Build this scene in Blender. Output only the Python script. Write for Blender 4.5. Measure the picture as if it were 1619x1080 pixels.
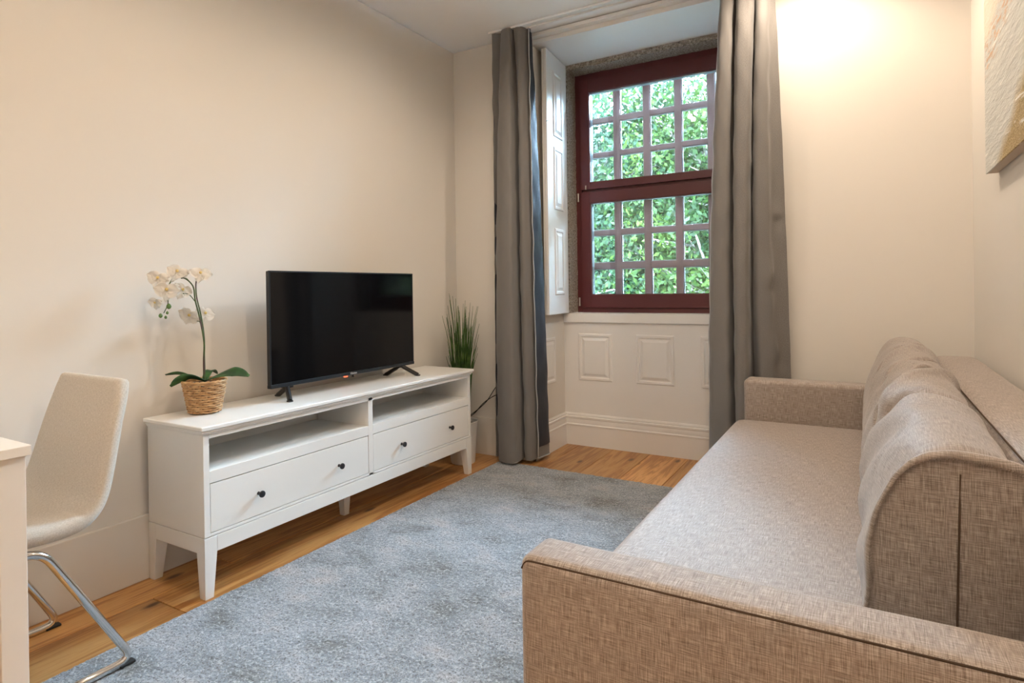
import bpy, bmesh, math, random
import numpy as np
from mathutils import Vector, Matrix, noise as mnoise

# ------------------------------------------------------------------ scene, camera, light
for o in list(bpy.data.objects):
    bpy.data.objects.remove(o)
scn = bpy.context.scene
COL = scn.collection
random.seed(7)
RNG = np.random.default_rng(11)
PI = math.pi

cam_d = bpy.data.cameras.new('camera')
cam = bpy.data.objects.new('camera', cam_d)
COL.objects.link(cam)
yaw, pitch, roll = math.radians(30.3549), math.radians(0.2018), math.radians(-0.8248)
fw = Vector((-math.sin(yaw)*math.cos(pitch), math.cos(yaw)*math.cos(pitch), -math.sin(pitch)))
rt = Vector((math.cos(yaw), math.sin(yaw), 0)); up = rt.cross(fw)
r1 = rt*math.cos(roll) + up*math.sin(roll); u1 = -rt*math.sin(roll) + up*math.cos(roll)
m = Matrix((r1, u1, -fw)).transposed().to_4x4()
m.translation = Vector((2.281, -0.0993, 1.0353))
cam.matrix_world = m
cam_d.sensor_width = 36.0
cam_d.lens = 957.992*36/1619
cam_d.shift_y = -(540-459.6)/1619
cam_d.clip_start = 0.02
scn.camera = cam

scn.view_settings.view_transform = 'Standard'
scn.view_settings.look = 'None'
scn.view_settings.gamma = 1.0
scn.view_settings.use_curve_mapping = False
scn.view_settings.exposure = 1.46

SKY = 95.0
world = bpy.data.worlds.new('overcast_sky'); scn.world = world; world.use_nodes = True
bgn = world.node_tree.nodes['Background']
bgn.inputs['Color'].default_value = (0.58, 0.77, 1.0, 1)
bgn.inputs['Strength'].default_value = SKY

sd = bpy.data.lights.new('sun', 'SUN'); sd.energy = 12.0; sd.angle = math.radians(8); sd.color = (1, .95, .85)
so = bpy.data.objects.new('sun', sd); COL.objects.link(so)
so.rotation_euler = Vector((0.35, 1.0, -1.0)).to_track_quat('-Z', 'Y').to_euler()

# window opening marked as a light portal for the sky (it emits nothing itself)
pd = bpy.data.lights.new('window_portal', 'AREA'); pd.shape = 'RECTANGLE'; pd.size = 1.12; pd.size_y = 1.58
pd.cycles.is_portal = True
po = bpy.data.objects.new('window_portal', pd); COL.objects.link(po)
po.location = (1.155, 3.83, 1.675); po.rotation_euler = (-PI/2, 0, 0)

WARM = (1.0, 0.825, 0.65)
def ceiling_spot(x, y, power, size=168, blend=0.6, radius=0.02):
    l = bpy.data.lights.new('ceiling_spot', 'SPOT'); l.energy = power; l.color = WARM
    l.spot_size = math.radians(size); l.spot_blend = blend; l.shadow_soft_size = radius
    o = bpy.data.objects.new('ceiling_spot', l); COL.objects.link(o); o.location = (x, y, 2.535)
    return o
ceiling_spot(2.02, 2.66, 15)
ceiling_spot(0.95, 2.10, 7)
ceiling_spot(2.12, 1.10, 13)
ceiling_spot(0.97, 1.00, 6.5)
ceiling_spot(2.12, -0.45, 3)
ceiling_spot(0.95, -1.20, 5)

def fill_light(name, loc, power, radius):
    l = bpy.data.lights.new(name, 'POINT'); l.energy = power; l.color = WARM; l.shadow_soft_size = radius
    o = bpy.data.objects.new(name, l); COL.objects.link(o); o.location = loc
fill_light('fill_light_behind_camera', (1.25, -1.6, 1.6), 1.5, .12)  # weak warm fill added out of view behind the camera
ul = bpy.data.lights.new('fill_uplight', 'SPOT'); ul.energy = 58; ul.color = WARM; ul.spot_size = math.radians(130); ul.spot_blend = .8; ul.shadow_soft_size = .1  # unseen upward light, added to lift the room by ceiling bounce
uo = bpy.data.objects.new('fill_uplight', ul); COL.objects.link(uo); uo.location = (1.9, -1.2, 1.75); uo.rotation_euler = (PI, 0, 0)

# ------------------------------------------------------------------ helpers
W = {}
def link(o, parent=None, wl=(0, 0, 0)):
    COL.objects.link(o)
    wl = Vector(wl); W[o] = wl
    if parent is not None:
        o.parent = parent; o.location = wl - W[parent]
    else:
        o.location = wl
    return o
def empty(name, loc, parent=None):
    o = bpy.data.objects.new(name, None); o.empty_display_size = .05
    return link(o, parent, loc)
def tag(o, label=None, cat=None, group=None, kind=None):
    if label: o['label'] = label
    if cat: o['category'] = cat
    if group: o['group'] = group
    if kind: o['kind'] = kind
    return o
def thing(name, loc, label, cat, group=None):
    return tag(empty(name, loc), label, cat, group)

def box_uv(me):
    uvl = me.uv_layers.new(name='UVMap')
    n = len(me.loops)
    if n == 0: return
    co = np.empty(len(me.vertices)*3); me.vertices.foreach_get('co', co); co = co.reshape(-1, 3)
    li = np.empty(n, dtype=np.int32); me.loops.foreach_get('vertex_index', li)
    npoly = len(me.polygons)
    nor = np.empty(npoly*3); me.polygons.foreach_get('normal', nor); nor = np.abs(nor.reshape(-1, 3))
    lt = np.empty(npoly, dtype=np.int32); me.polygons.foreach_get('loop_total', lt)
    ax = np.repeat(np.argmax(nor, axis=1), lt)
    c = co[li]
    u = np.where(ax == 0, c[:, 1], c[:, 0]); v = np.where(ax == 2, c[:, 1], c[:, 2])
    uvl.data.foreach_set('uv', np.stack([u, v], 1).ravel())

def obj(name, verts, faces, mat, parent=None, smooth=False, bevel=0, seg=2, sub=0, uv=True, origin=None, autos=None):
    verts = np.asarray(verts, dtype=float)
    if origin is None:
        origin = (verts.min(0)+verts.max(0))/2
        if parent is None: origin = np.array([origin[0], origin[1], verts[:, 2].min()])
    me = bpy.data.meshes.new(name)
    me.from_pydata((verts-np.asarray(origin)).tolist(), [], faces)
    me.update()
    bm = bmesh.new(); bm.from_mesh(me); bmesh.ops.recalc_face_normals(bm, faces=bm.faces); bm.to_mesh(me); bm.free()
    if uv: box_uv(me)
    mats = mat if isinstance(mat, (list, tuple)) else [mat]
    for mm in mats: me.materials.append(mm)
    o = bpy.data.objects.new(name, me)
    link(o, parent, origin)
    if smooth or autos is not None or bevel:
        me.polygons.foreach_set('use_smooth', [True]*len(me.polygons))
    if bevel:
        b = o.modifiers.new('bevel', 'BEVEL'); b.width = bevel; b.segments = seg; b.limit_method = 'ANGLE'
        b.angle_limit = math.radians(40); b.harden_normals = True
    if sub:
        s = o.modifiers.new('sub', 'SUBSURF'); s.levels = sub; s.render_levels = sub
    if autos is not None:
        me.set_sharp_from_angle(angle=math.radians(autos))
    return o

BF = [(0, 3, 2, 1), (4, 5, 6, 7), (0, 1, 5, 4), (1, 2, 6, 5), (2, 3, 7, 6), (3, 0, 4, 7)]
def bv(x0, x1, y0, y1, z0, z1):
    return [(x0, y0, z0), (x1, y0, z0), (x1, y1, z0), (x0, y1, z0), (x0, y0, z1), (x1, y0, z1), (x1, y1, z1), (x0, y1, z1)]
def box(name, x0, x1, y0, y1, z0, z1, mat, parent=None, bevel=0.0015, seg=2):
    return obj(name, bv(x0, x1, y0, y1, z0, z1), BF, mat, parent, bevel=bevel, seg=seg)
class MB:
    def __init__(s): s.v = []; s.f = []
    def add(s, v, f):
        b = len(s.v); s.v += [tuple(p) for p in v]; s.f += [tuple(i+b for i in q) for q in f]; return s
    def box(s, *a): return s.add(bv(*a), BF)
    def build(s, name, mat, parent=None, **k): return obj(name, s.v, s.f, mat, parent, **k)
def prism(poly, z0, z1):
    n = len(poly)
    v = [(x, y, z0) for x, y in poly]+[(x, y, z1) for x, y in poly]
    f = [tuple(range(n))[::-1], tuple(range(n, 2*n))]+[(i, (i+1) % n, n+(i+1) % n, n+i) for i in range(n)]
    return v, f
def catmull(pts, n=8, closed=False):
    P = [np.array(p, float) for p in pts]; out = []
    N = len(P)
    rng = range(N if closed else N-1)
    for i in rng:
        if closed: p0, p1, p2, p3 = P[(i-1) % N], P[i], P[(i+1) % N], P[(i+2) % N]
        else:
            p1, p2 = P[i], P[i+1]; p0 = P[i-1] if i else 2*p1-p2; p3 = P[i+2] if i+2 < N else 2*p2-p1
        for k in range(n):
            t = k/n
            out.append(.5*((2*p1)+(-p0+p2)*t+(2*p0-5*p1+4*p2-p3)*t*t+(-p0+3*p1-3*p2+p3)*t**3))
    if not closed: out.append(P[-1])
    return out
def tube(path, r, n=10, closed=False, cap=True):
    P = [Vector(p) for p in path]; N = len(P)
    rad = r if isinstance(r, (list, tuple)) else [r]*N
    v = []; f = []
    t0 = (P[1]-P[0]).normalized()
    a = Vector((0, 0, 1)) if abs(t0.z) < .9 else Vector((1, 0, 0))
    nrm = (a - t0*a.dot(t0)).normalized()
    for i in range(N):
        if closed: t = (P[(i+1) % N]-P[i-1]).normalized()
        else: t = (P[min(i+1, N-1)]-P[max(i-1, 0)]).normalized()
        nrm = (nrm - t*nrm.dot(t)).normalized(); b = t.cross(nrm)
        for k in range(n):
            an = 2*PI*k/n
            v.append(tuple(P[i]+(nrm*math.cos(an)+b*math.sin(an))*rad[i]))
    for i in range(N if closed else N-1):
        j = (i+1) % N
        for k in range(n):
            f.append((i*n+k, i*n+(k+1) % n, j*n+(k+1) % n, j*n+k))
    if cap and not closed:
        f.append(tuple(range(n))[::-1]); f.append(tuple((N-1)*n+k for k in range(n)))
    return v, f
def bend(pts, r=.03, n=6):
    """polyline with rounded corners"""
    out = [Vector(pts[0])]
    for i in range(1, len(pts)-1):
        p0, p, p1 = Vector(pts[i-1]), Vector(pts[i]), Vector(pts[i+1])
        a = p+(p0-p).normalized()*r; c = p+(p1-p).normalized()*r
        for k in range(n+1):
            t = k/n; out.append(a*(1-t)**2+p*2*t*(1-t)+c*t*t)
    out.append(Vector(pts[-1])); return out
def lathe(prof, c, n=32):
    v = []; f = []
    for r, z in prof:
        for k in range(n):
            a = 2*PI*k/n; v.append((c[0]+r*math.cos(a), c[1]+r*math.sin(a), c[2]+z))
    for i in range(len(prof)-1):
        for k in range(n):
            f.append((i*n+k, i*n+(k+1) % n, (i+1)*n+(k+1) % n, (i+1)*n+k))
    return v, f
def grid_faces(nu, nv, wrap_u=False):
    f = []
    for j in range(nv-1):
        for i in range(nu if wrap_u else nu-1):
            i2 = (i+1) % nu
            f.append((j*nu+i, j*nu+i2, (j+1)*nu+i2, (j+1)*nu+i))
    return f

# ------------------------------------------------------------------ materials
def mat(name, col=(.8, .8, .8), rough=.5, metal=0, spec=.5, **k):
    m = bpy.data.materials.new(name); m.use_nodes = True
    b = m.node_tree.nodes['Principled BSDF']
    b.inputs['Base Color'].default_value = (*col, 1); b.inputs['Roughness'].default_value = rough
    b.inputs['Metallic'].default_value = metal; b.inputs['Specular IOR Level'].default_value = spec
    for kk, vv in k.items(): b.inputs[kk.replace('_', ' ')].default_value = vv
    return m
class N:
    """tiny node helper"""
    def __init__(s, m): s.m = m; s.t = m.node_tree; s.b = s.t.nodes['Principled BSDF']
    def n(s, typ, **k):
        x = s.t.nodes.new(typ)
        for a, v in k.items(): setattr(x, a, v)
        return x
    def l(s, a, b): s.t.links.new(a, b)
    def coord(s, which='Object', scale=(1, 1, 1), rot=(0, 0, 0), rnd=0):
        tc = s.n('ShaderNodeTexCoord'); mp = s.n('ShaderNodeMapping')
        mp.inputs['Scale'].default_value = scale; mp.inputs['Rotation'].default_value = rot
        src = tc.outputs[which]
        if rnd:
            oi = s.n('ShaderNodeObjectInfo'); mu = s.n('ShaderNodeMath', operation='MULTIPLY'); mu.inputs[1].default_value = rnd
            s.l(oi.outputs['Random'], mu.inputs[0])
            va = s.n('ShaderNodeVectorMath', operation='ADD'); s.l(src, va.inputs[0]); s.l(mu.outputs[0], va.inputs[1]); src = va.outputs[0]
        s.l(src, mp.inputs['Vector']); return mp.outputs[0]
    def noise(s, vec, scale=5, detail=4, rough=.5, dist=0):
        x = s.n('ShaderNodeTexNoise'); x.inputs['Scale'].default_value = scale; x.inputs['Detail'].default_value = detail
        x.inputs['Roughness'].default_value = rough; x.inputs['Distortion'].default_value = dist; s.l(vec, x.inputs['Vector']); return x.outputs['Fac']
    def ramp(s, fac, stops):
        x = s.n('ShaderNodeValToRGB'); e = x.color_ramp.elements
        while len(e) < len(stops): e.new(.5)
        for el, (p, c) in zip(e, stops): el.position = p; el.color = (*c, 1)
        s.l(fac, x.inputs['Fac']); return x.outputs['Color']
    def mix(s, fac, a, b, mode='MIX'):
        x = s.n('ShaderNodeMix', data_type='RGBA', blend_type=mode)
        for inp, val in ((x.inputs['Factor'], fac), (x.inputs[6], a), (x.inputs[7], b)):
            if hasattr(val, 'is_linked') or hasattr(val, 'links'): s.l(val, inp)
            elif isinstance(val, (int, float)): inp.default_value = val
            else: inp.default_value = (*val, 1)
        return x.outputs[2]
    def math(s, op, a, b=0):
        x = s.n('ShaderNodeMath', operation=op)
        for inp, val in ((x.inputs[0], a), (x.inputs[1], b)):
            if isinstance(val, (int, float)): inp.default_value = val
            else: s.l(val, inp)
        return x.outputs[0]
    def bump(s, h, strength=.2, dist=.002):
        x = s.n('ShaderNodeBump'); x.inputs['Strength'].default_value = strength; x.inputs['Distance'].default_value = dist
        s.l(h, x.inputs['Height']); s.l(x.outputs[0], s.b.inputs['Normal'])
    def color(s, c): s.l(c, s.b.inputs['Base Color'])

def painted(name, col, rough, bump=.05, scale=120):
    m = mat(name, col, rough); n = N(m)
    v = n.coord('Object'); h = n.noise(v, scale, 3)
    n.bump(h, bump, .001)
    f = n.noise(v, 1.3, 2)
    n.color(n.mix(f, tuple(c*.985 for c in col), tuple(min(1, c*1.015) for c in col)))
    return m
M = {}
M['wall'] = painted('cream_wall_paint', (.745, .705, .645), .75)
M['ceil'] = painted('white_ceiling_paint', (.92, .91, .89), .8)
M['trim'] = painted('white_satin_trim', (.82, .80, .77), .42, .03, 60)
M['lacq'] = painted('white_lacquer', (.84, .83, .80), .32, .02, 80)
M['red'] = painted('oxblood_window_paint', (.105, .020, .022), .38, .05, 40)
M['muntin'] = painted('brown_red_muntin_paint', (.24, .13, .115), .5, .05, 40)  # paler, browner red than the oxblood frame
M['spacer'] = mat('white_spacer', (.30, .32, .33), .5)
M['steel'] = mat('brushed_steel', (.62, .60, .57), .32, 1)
M['chrome'] = mat('chrome', (.78, .77, .75), .10, 1)
M['knob'] = mat('dark_knob_metal', (.045, .045, .05), .38, .6)
M['black'] = mat('black_plastic', (.012, .012, .014), .35)
M['rubber'] = mat('black_rubber', (.012, .012, .012), .7)
M['bezel'] = mat('dark_bezel', (.02, .026, .033), .28, .3)
M['screen'] = mat('black_screen', (.003, .0035, .0045), .08, 0, .3)
M['pot'] = mat('white_plastic_pot', (.78, .77, .75), .35)
M['soil'] = mat('dark_soil', (.03, .022, .015), .95)
M['led'] = mat('red_led', (.6, .05, .03), .4); M['led'].node_tree.nodes['Principled BSDF'].inputs['Emission Color'].default_value = (1, .08, .03, 1)
M['led'].node_tree.nodes['Principled BSDF'].inputs['Emission Strength'].default_value = 1.6
M['logo'] = mat('logo_white', (.75, .76, .78), .4)
M['gap'] = mat('dark_joint', (.02, .016, .012), .9)

def wood():
    m = mat('pine_plank', (.5, .27, .1), .33); n = N(m)
    v = n.coord('Object', (9, .55, 9), rnd=37.0)
    g = n.noise(v, 2.2, 6, .62, .8)
    v2 = n.coord('Object', (60, 1.6, 60), rnd=37.0)
    fine = n.noise(v2, 3, 4, .6)
    # grain rings: sine of distorted distance
    sp = n.math('MULTIPLY', g, 26.0); ring = n.math('SINE', sp); ring = n.math('MULTIPLY', ring, .5); ring = n.math('ADD', ring, .5)
    base = n.ramp(ring, [(0, (.42, .175, .045)), (.5, (.60, .29, .085)), (1, (.70, .385, .135))])
    base = n.mix(n.math('MULTIPLY', fine, .45), base, (.36, .16, .05))
    # knots
    vo = n.n('ShaderNodeTexVoronoi', voronoi_dimensions='2D'); vo.inputs['Scale'].default_value = 1.0; vo.inputs['Randomness'].default_value = 1
    n.l(n.coord('Object', (4.6, 1.9, 1.0), rnd=91.0), vo.inputs['Vector'])
    kn = n.n('ShaderNodeMapRange'); kn.inputs['From Min'].default_value = .03; kn.inputs['From Max'].default_value = .085
    kn.inputs['To Min'].default_value = 1; kn.inputs['To Max'].default_value = 0; n.l(vo.outputs['Distance'], kn.inputs['Value'])
    base = n.mix(kn.outputs[0], base, (.13, .05, .018))
    oi = n.n('ShaderNodeObjectInfo')
    hv = n.n('ShaderNodeHueSaturation'); hv.inputs['Saturation'].default_value = 1.0
    mr = n.n('ShaderNodeMapRange'); mr.inputs['To Min'].default_value = .74; mr.inputs['To Max'].default_value = 1.24
    n.l(oi.outputs['Random'], mr.inputs['Value']); n.l(mr.outputs[0], hv.inputs['Value']); n.l(base, hv.inputs['Color'])
    n.color(hv.outputs[0]); n.bump(fine, .08, .001)
    return m
M['wood'] = wood()

def weave(name, dark, mid, light, thread=420, streak=13, rough=.9, bump=.35, spec=.2, sheen=.25):
    m = mat(name, mid, rough, 0, spec); n = N(m)
    a = n.noise(n.coord('UV', (thread, streak, 1)), 1, 3, .6)
    b = n.noise(n.coord('UV', (streak, thread, 1)), 1, 3, .6)
    s = n.math('MULTIPLY', n.math('ADD', a, b), .5)
    c = n.ramp(s, [(.36, dark), (.5, mid), (.64, light)])
    big = n.noise(n.coord('UV', (6, 6, 1)), 1, 3)
    c = n.mix(n.math('MULTIPLY', big, .25), c, tuple(x*.8 for x in mid))
    n.color(c)
    w1 = n.n('ShaderNodeTexWave'); w1.inputs['Scale'].default_value = 1; n.l(n.coord('UV', (280, 0, 1)), w1.inputs['Vector'])
    w2 = n.n('ShaderNodeTexWave'); w2.inputs['Scale'].default_value = 1; n.l(n.coord('UV', (0, 280, 1), (0, 0, 0)), w2.inputs['Vector'])
    n.bump(n.math('ADD', s, n.math('MULTIPLY', w1.outputs['Fac'], .2)), bump, .0012)
    n.b.inputs['Sheen Weight'].default_value = sheen; n.b.inputs['Sheen Roughness'].default_value = .45
    return m
M['sofa'] = weave('taupe_sofa_weave', (.135, .10, .075), (.335, .275, .235), (.60, .525, .47), 750, 34, .62, .3, .45, .28)
M['cushion'] = weave('taupe_cushion_weave', (.13, .10, .08), (.31, .258, .222), (.54, .475, .425), 750, 34, .62, .3, .45, .28)
M['piping'] = mat('dark_seam', (.09, .06, .042), .9, 0, .1)
M['chair'] = weave('beige_chair_fabric', (.47, .42, .35), (.60, .545, .47), (.71, .655, .58), 520, 120, .9, .35)
M['curtain'] = weave('grey_brown_curtain_cloth', (.13, .122, .115), (.205, .193, .182), (.285, .27, .255), 700, 260, .85, .2)
M['hem'] = mat('pale_curtain_hem', (.42, .42, .43), .8, 0, .2)
M['lining'] = mat('charcoal_blackout_lining', (.030, .036, .050), .5, 0, .35)
n_ = N(M['lining']); n_.bump(n_.noise(n_.coord('Object', (1, 1, .35)), 14, 3), .5, .01)

def rugmat():
    m = mat('blue_grey_pile', (.3, .33, .36), 1, 0, .05); n = N(m)
    v = n.coord('Object')
    big = n.noise(n.coord('Object', (1, 1.6, 1)), 4.2, 5, .6, .3)
    c = n.ramp(big, [(.33, (.13, .14, .14)), (.45, (.24, .275, .31)), (.56, (.33, .365, .41)), (.67, (.44, .425, .43))])
    sp = n.noise(v, 170, 4, .75)
    c = n.mix(n.ramp(sp, [(.38, (1, 1, 1)), (.52, (0, 0, 0))]), c, (.10, .10, .095), 'MIX')
    c2 = n.mix(n.ramp(n.noise(v, 120, 3, .7), [(.52, (0, 0, 0)), (.66, (.75, .75, .75))]), c, (.60, .63, .66))
    n.color(c2); n.bump(n.noise(v, 220, 3, .7), .8, .004)
    n.b.inputs['Sheen Weight'].default_value = .4
    return m
M['rug'] = rugmat()

def stone():
    m = mat('granite', (.35, .3, .25), .9, 0, .2); n = N(m)
    v = n.coord('Object'); a = n.noise(v, 85, 5, .8); b = n.noise(v, 9, 3)
    c = n.ramp(a, [(.36, (.03, .025, .02)), (.45, (.27, .22, .165)), (.56, (.42, .36, .29)), (.66, (.72, .67, .60))])
    c = n.mix(n.math('MULTIPLY', b, .35), c, (.30, .28, .26)); n.color(c); n.bump(a, .9, .006)
    return m
M['stone'] = stone()

def glass():
    m = bpy.data.materials.new('window_glass'); m.use_nodes = True; t = m.node_tree; t.nodes.clear()
    o = t.nodes.new('ShaderNodeOutputMaterial'); mx = t.nodes.new('ShaderNodeMixShader')
    tr = t.nodes.new('ShaderNodeBsdfTransparent'); tr.inputs[0].default_value = (.95, .985, .99, 1)
    gl = t.nodes.new('ShaderNodeBsdfGlossy'); gl.inputs['Roughness'].default_value = .01
    fr = t.nodes.new('ShaderNodeFresnel'); fr.inputs[0].default_value = 1.5
    t.links.new(fr.outputs[0], mx.inputs[0]); t.links.new(tr.outputs[0], mx.inputs[1]); t.links.new(gl.outputs[0], mx.inputs[2])
    t.links.new(mx.outputs[0], o.inputs[0]); return m
M['glass'] = glass()

def leafmat(name, c0, c1, c2, trans=.45, spec=.06, scale=1.3):
    m = mat(name, c1, .5, 0, spec); n = N(m)
    v = n.coord('Object'); a = n.noise(v, scale, 3); b = n.noise(v, 30, 2)
    c = n.ramp(n.math('ADD', n.math('MULTIPLY', a, .6), n.math('MULTIPLY', b, .4)), [(.36, c0), (.5, c1), (.62, c2)])
    n.color(c)
    if trans:
        tl = n.n('ShaderNodeBsdfTranslucent'); n.l(c, tl.inputs[0]); mx = n.n('ShaderNodeMixShader'); mx.inputs[0].default_value = trans
        out = [x for x in n.t.nodes if x.type == 'OUTPUT_MATERIAL'][0]
        n.l(n.b.outputs[0], mx.inputs[1]); n.l(tl.outputs[0], mx.inputs[2]); n.l(mx.outputs[0], out.inputs[0])
    return m
M['leafA'] = leafmat('spring_green_leaves', (.002, .0055, .0025), (.0068, .0145, .0030), (.0185, .0285, .0045))
M['leafB'] = leafmat('fresh_green_leaves', (.0022, .0065, .0036), (.006, .0145, .0065), (.0135, .024, .0085))
M['bark'] = painted('grey_bark', (.045, .036, .028), .9, .6, 30)
M['orchleaf'] = leafmat('dark_orchid_leaf', (.012, .05, .018), (.02, .085, .022), (.05, .15, .035), 0, .5, 12)
M['stem'] = leafmat('orchid_stem', (.05, .09, .03), (.075, .12, .035), (.10, .06, .05), 0, .4, 20)
M['bud'] = mat('green_bud', (.09, .17, .04), .5)
M['grass'] = leafmat('rush_green', (.02, .05, .012), (.045, .105, .02), (.10, .17, .04), 0, .35, 22)
def petalmat():
    m = mat('white_petal', (.85, .80, .72), .55, 0, .3); n = N(m)
    tc = n.n('ShaderNodeTexCoord')
    a = n.noise(n.coord('Object'), 60, 3)
    n.color(n.mix(n.math('MULTIPLY', a, .4), (.90, .88, .84), (.84, .78, .68)))
    tl = n.n('ShaderNodeBsdfTranslucent'); tl.inputs[0].default_value = (.85, .8, .72, 1); mx = n.n('ShaderNodeMixShader'); mx.inputs[0].default_value = .3
    out = [x for x in n.t.nodes if x.type == 'OUTPUT_MATERIAL'][0]
    n.l(n.b.outputs[0], mx.inputs[1]); n.l(tl.outputs[0], mx.inputs[2]); n.l(mx.outputs[0], out.inputs[0])
    return m
M['petal'] = petalmat()
M['lip'] = mat('yellow_orchid_lip', (.80, .62, .24), .5)
def wickermat():
    m = mat('wicker', (.5, .29, .13), .55); n = N(m)
    a = n.noise(n.coord('Object', (1, 1, 3)), 45, 4, .6)
    n.color(n.ramp(a, [(.33, (.30, .15, .055)), (.5, (.52, .30, .13)), (.66, (.66, .43, .22))])); n.bump(a, .4, .002)
    return m
M['wicker'] = wickermat()
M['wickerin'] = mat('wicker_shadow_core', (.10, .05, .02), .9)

def paintmat():
    m = mat('abstract_beach_painting', (.6, .6, .55), .6, 0, .3); n = N(m)
    tc = n.n('ShaderNodeTexCoord'); sep = n.n('ShaderNodeSeparateXYZ'); n.l(tc.outputs['Object'], sep.inputs[0])
    y, z = sep.outputs['Y'], sep.outputs['Z']            # object origin: picture centre; far edge is +y
    warp = n.noise(n.coord('Object'), 6, 4)
    strk = n.noise(n.coord('Object', (1, 14, 60), (math.radians(75), 0, 0)), 1.0, 5, .65)
    strk2 = n.noise(n.coord('Object', (1, 4, 40), (math.radians(48), 0, 0)), 1.0, 4, .65)
    sea = n.mix(strk2, (.50, .52, .50), (.74, .72, .66))
    # distance from the bottom far corner along a diagonal
    dg = n.math('SUBTRACT', n.math('ADD', n.math('MULTIPLY', y, -.43), n.math('MULTIPLY', z, -1.0)), .219)
    dg = n.math('ADD', dg, n.math('MULTIPLY', n.math('SUBTRACT', warp, .5), .10))
    # golden sand: band whose position follows the diagonal from the lower edge
    gold_n = n.noise(n.coord('Object'), 260, 3, .8)
    gold = n.ramp(gold_n, [(.35, (.26, .17, .07)), (.52, (.52, .38, .18)), (.68, (.80, .68, .42))])
    g1 = n.n('ShaderNodeMapRange'); n.l(dg, g1.inputs['Value']); g1.inputs['From Min'].default_value = -.02; g1.inputs['From Max'].default_value = .05
    c = n.mix(g1.outputs[0], sea, gold)
    # cream upper field and white / peach strokes
    up_ = n.n('ShaderNodeMapRange'); n.l(n.math('ADD', n.math('ADD', z, n.math('MULTIPLY', y, .2)), n.math('MULTIPLY', warp, .16)), up_.inputs['Value'])
    up_.inputs['From Min'].default_value = .20; up_.inputs['From Max'].default_value = .24
    cream = n.mix(strk, (.72, .64, .50), (.80, .76, .66))
    c = n.mix(up_.outputs[0], c, cream)
    pk = n.ramp(strk, [(.50, (0, 0, 0)), (.58, (1, 1, 1))])
    band = n.n('ShaderNodeMapRange'); n.l(n.math('ABSOLUTE', n.math('SUBTRACT', n.math('ADD', z, n.math('MULTIPLY', y, .2)), .10)), band.inputs['Value'])
    band.inputs['From Min'].default_value = .03; band.inputs['From Max'].default_value = .09; band.inputs['To Min'].default_value = 1; band.inputs['To Max'].default_value = 0
    c = n.mix(n.math('MULTIPLY', pk, band.outputs[0]), c, (.62, .40, .24))
    wh = n.ramp(strk2, [(.60, (0, 0, 0)), (.66, (1, 1, 1))])
    c = n.mix(wh, c, (.86, .84, .78)); n.color(c)
    n.bump(n.math('ADD', n.math('ADD', strk, strk2), n.math('MULTIPLY', gold_n, g1.outputs[0])), .9, .006)
    return m
M['painting'] = paintmat()
M['canvas'] = painted('painted_canvas_edge', (.62, .52, .42), .8, .3, 200)

# ------------------------------------------------------------------ the room
H = 2.557; YB = 3.09; XR = 2.671; Y0 = -2.4; YN = 3.564
NXL, NXR = .54, 1.765
floor = tag(empty('floor', (0, 0, 0)), kind='structure')
box('underlay', -.02, XR+.02, Y0, YN+.02, -.05, -.0225, M['gap'], floor, bevel=0)
pw = .236; x = .172-pw; k = 0
breaks = [.55, 2.15, 1.25, 2.75, .05, 1.75, 3.35, .9, 2.4, 1.5, .35, 2.0, 1.1]
while x < XR:
    xa, xb = max(x, -.015), min(x+pw, XR+.015)
    yend = YN+.02 if (xb > NXL-.02 and xa < NXR+.02) else YB+.02
    cuts = [Y0]
    c = breaks[k % len(breaks)]-3.0
    while c < yend-.25:
        if c > Y0+.3: cuts.append(c)
        c += 1.9
    cuts.append(yend)
    for a, b in zip(cuts[:-1], cuts[1:]):
        box('plank', xa+.0012, xb-.0012, a+.001, b-.001, -.022, 0, M['wood'], floor, bevel=.0028, seg=2)
    x += pw; k += 1

gapz = .004
wl = tag(box('wall_left', -.15, 0, Y0-.15, YN+.3, -.05, H-gapz, M['wall'], bevel=0), kind='structure')
wr = tag(box('wall_right', XR, XR+.15, Y0-.15, YN+.3, -.05, H-gapz, M['wall'], bevel=0), kind='structure')
wf = tag(box('wall_front', 0, XR, Y0-.15, Y0, -.05, H-gapz, M['wall'], bevel=0), kind='structure')
cl = tag(box('ceiling', -.15, XR+.15, Y0-.15, YN+.3, H, H+.12, M['ceil'], bevel=0), kind='structure')
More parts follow.
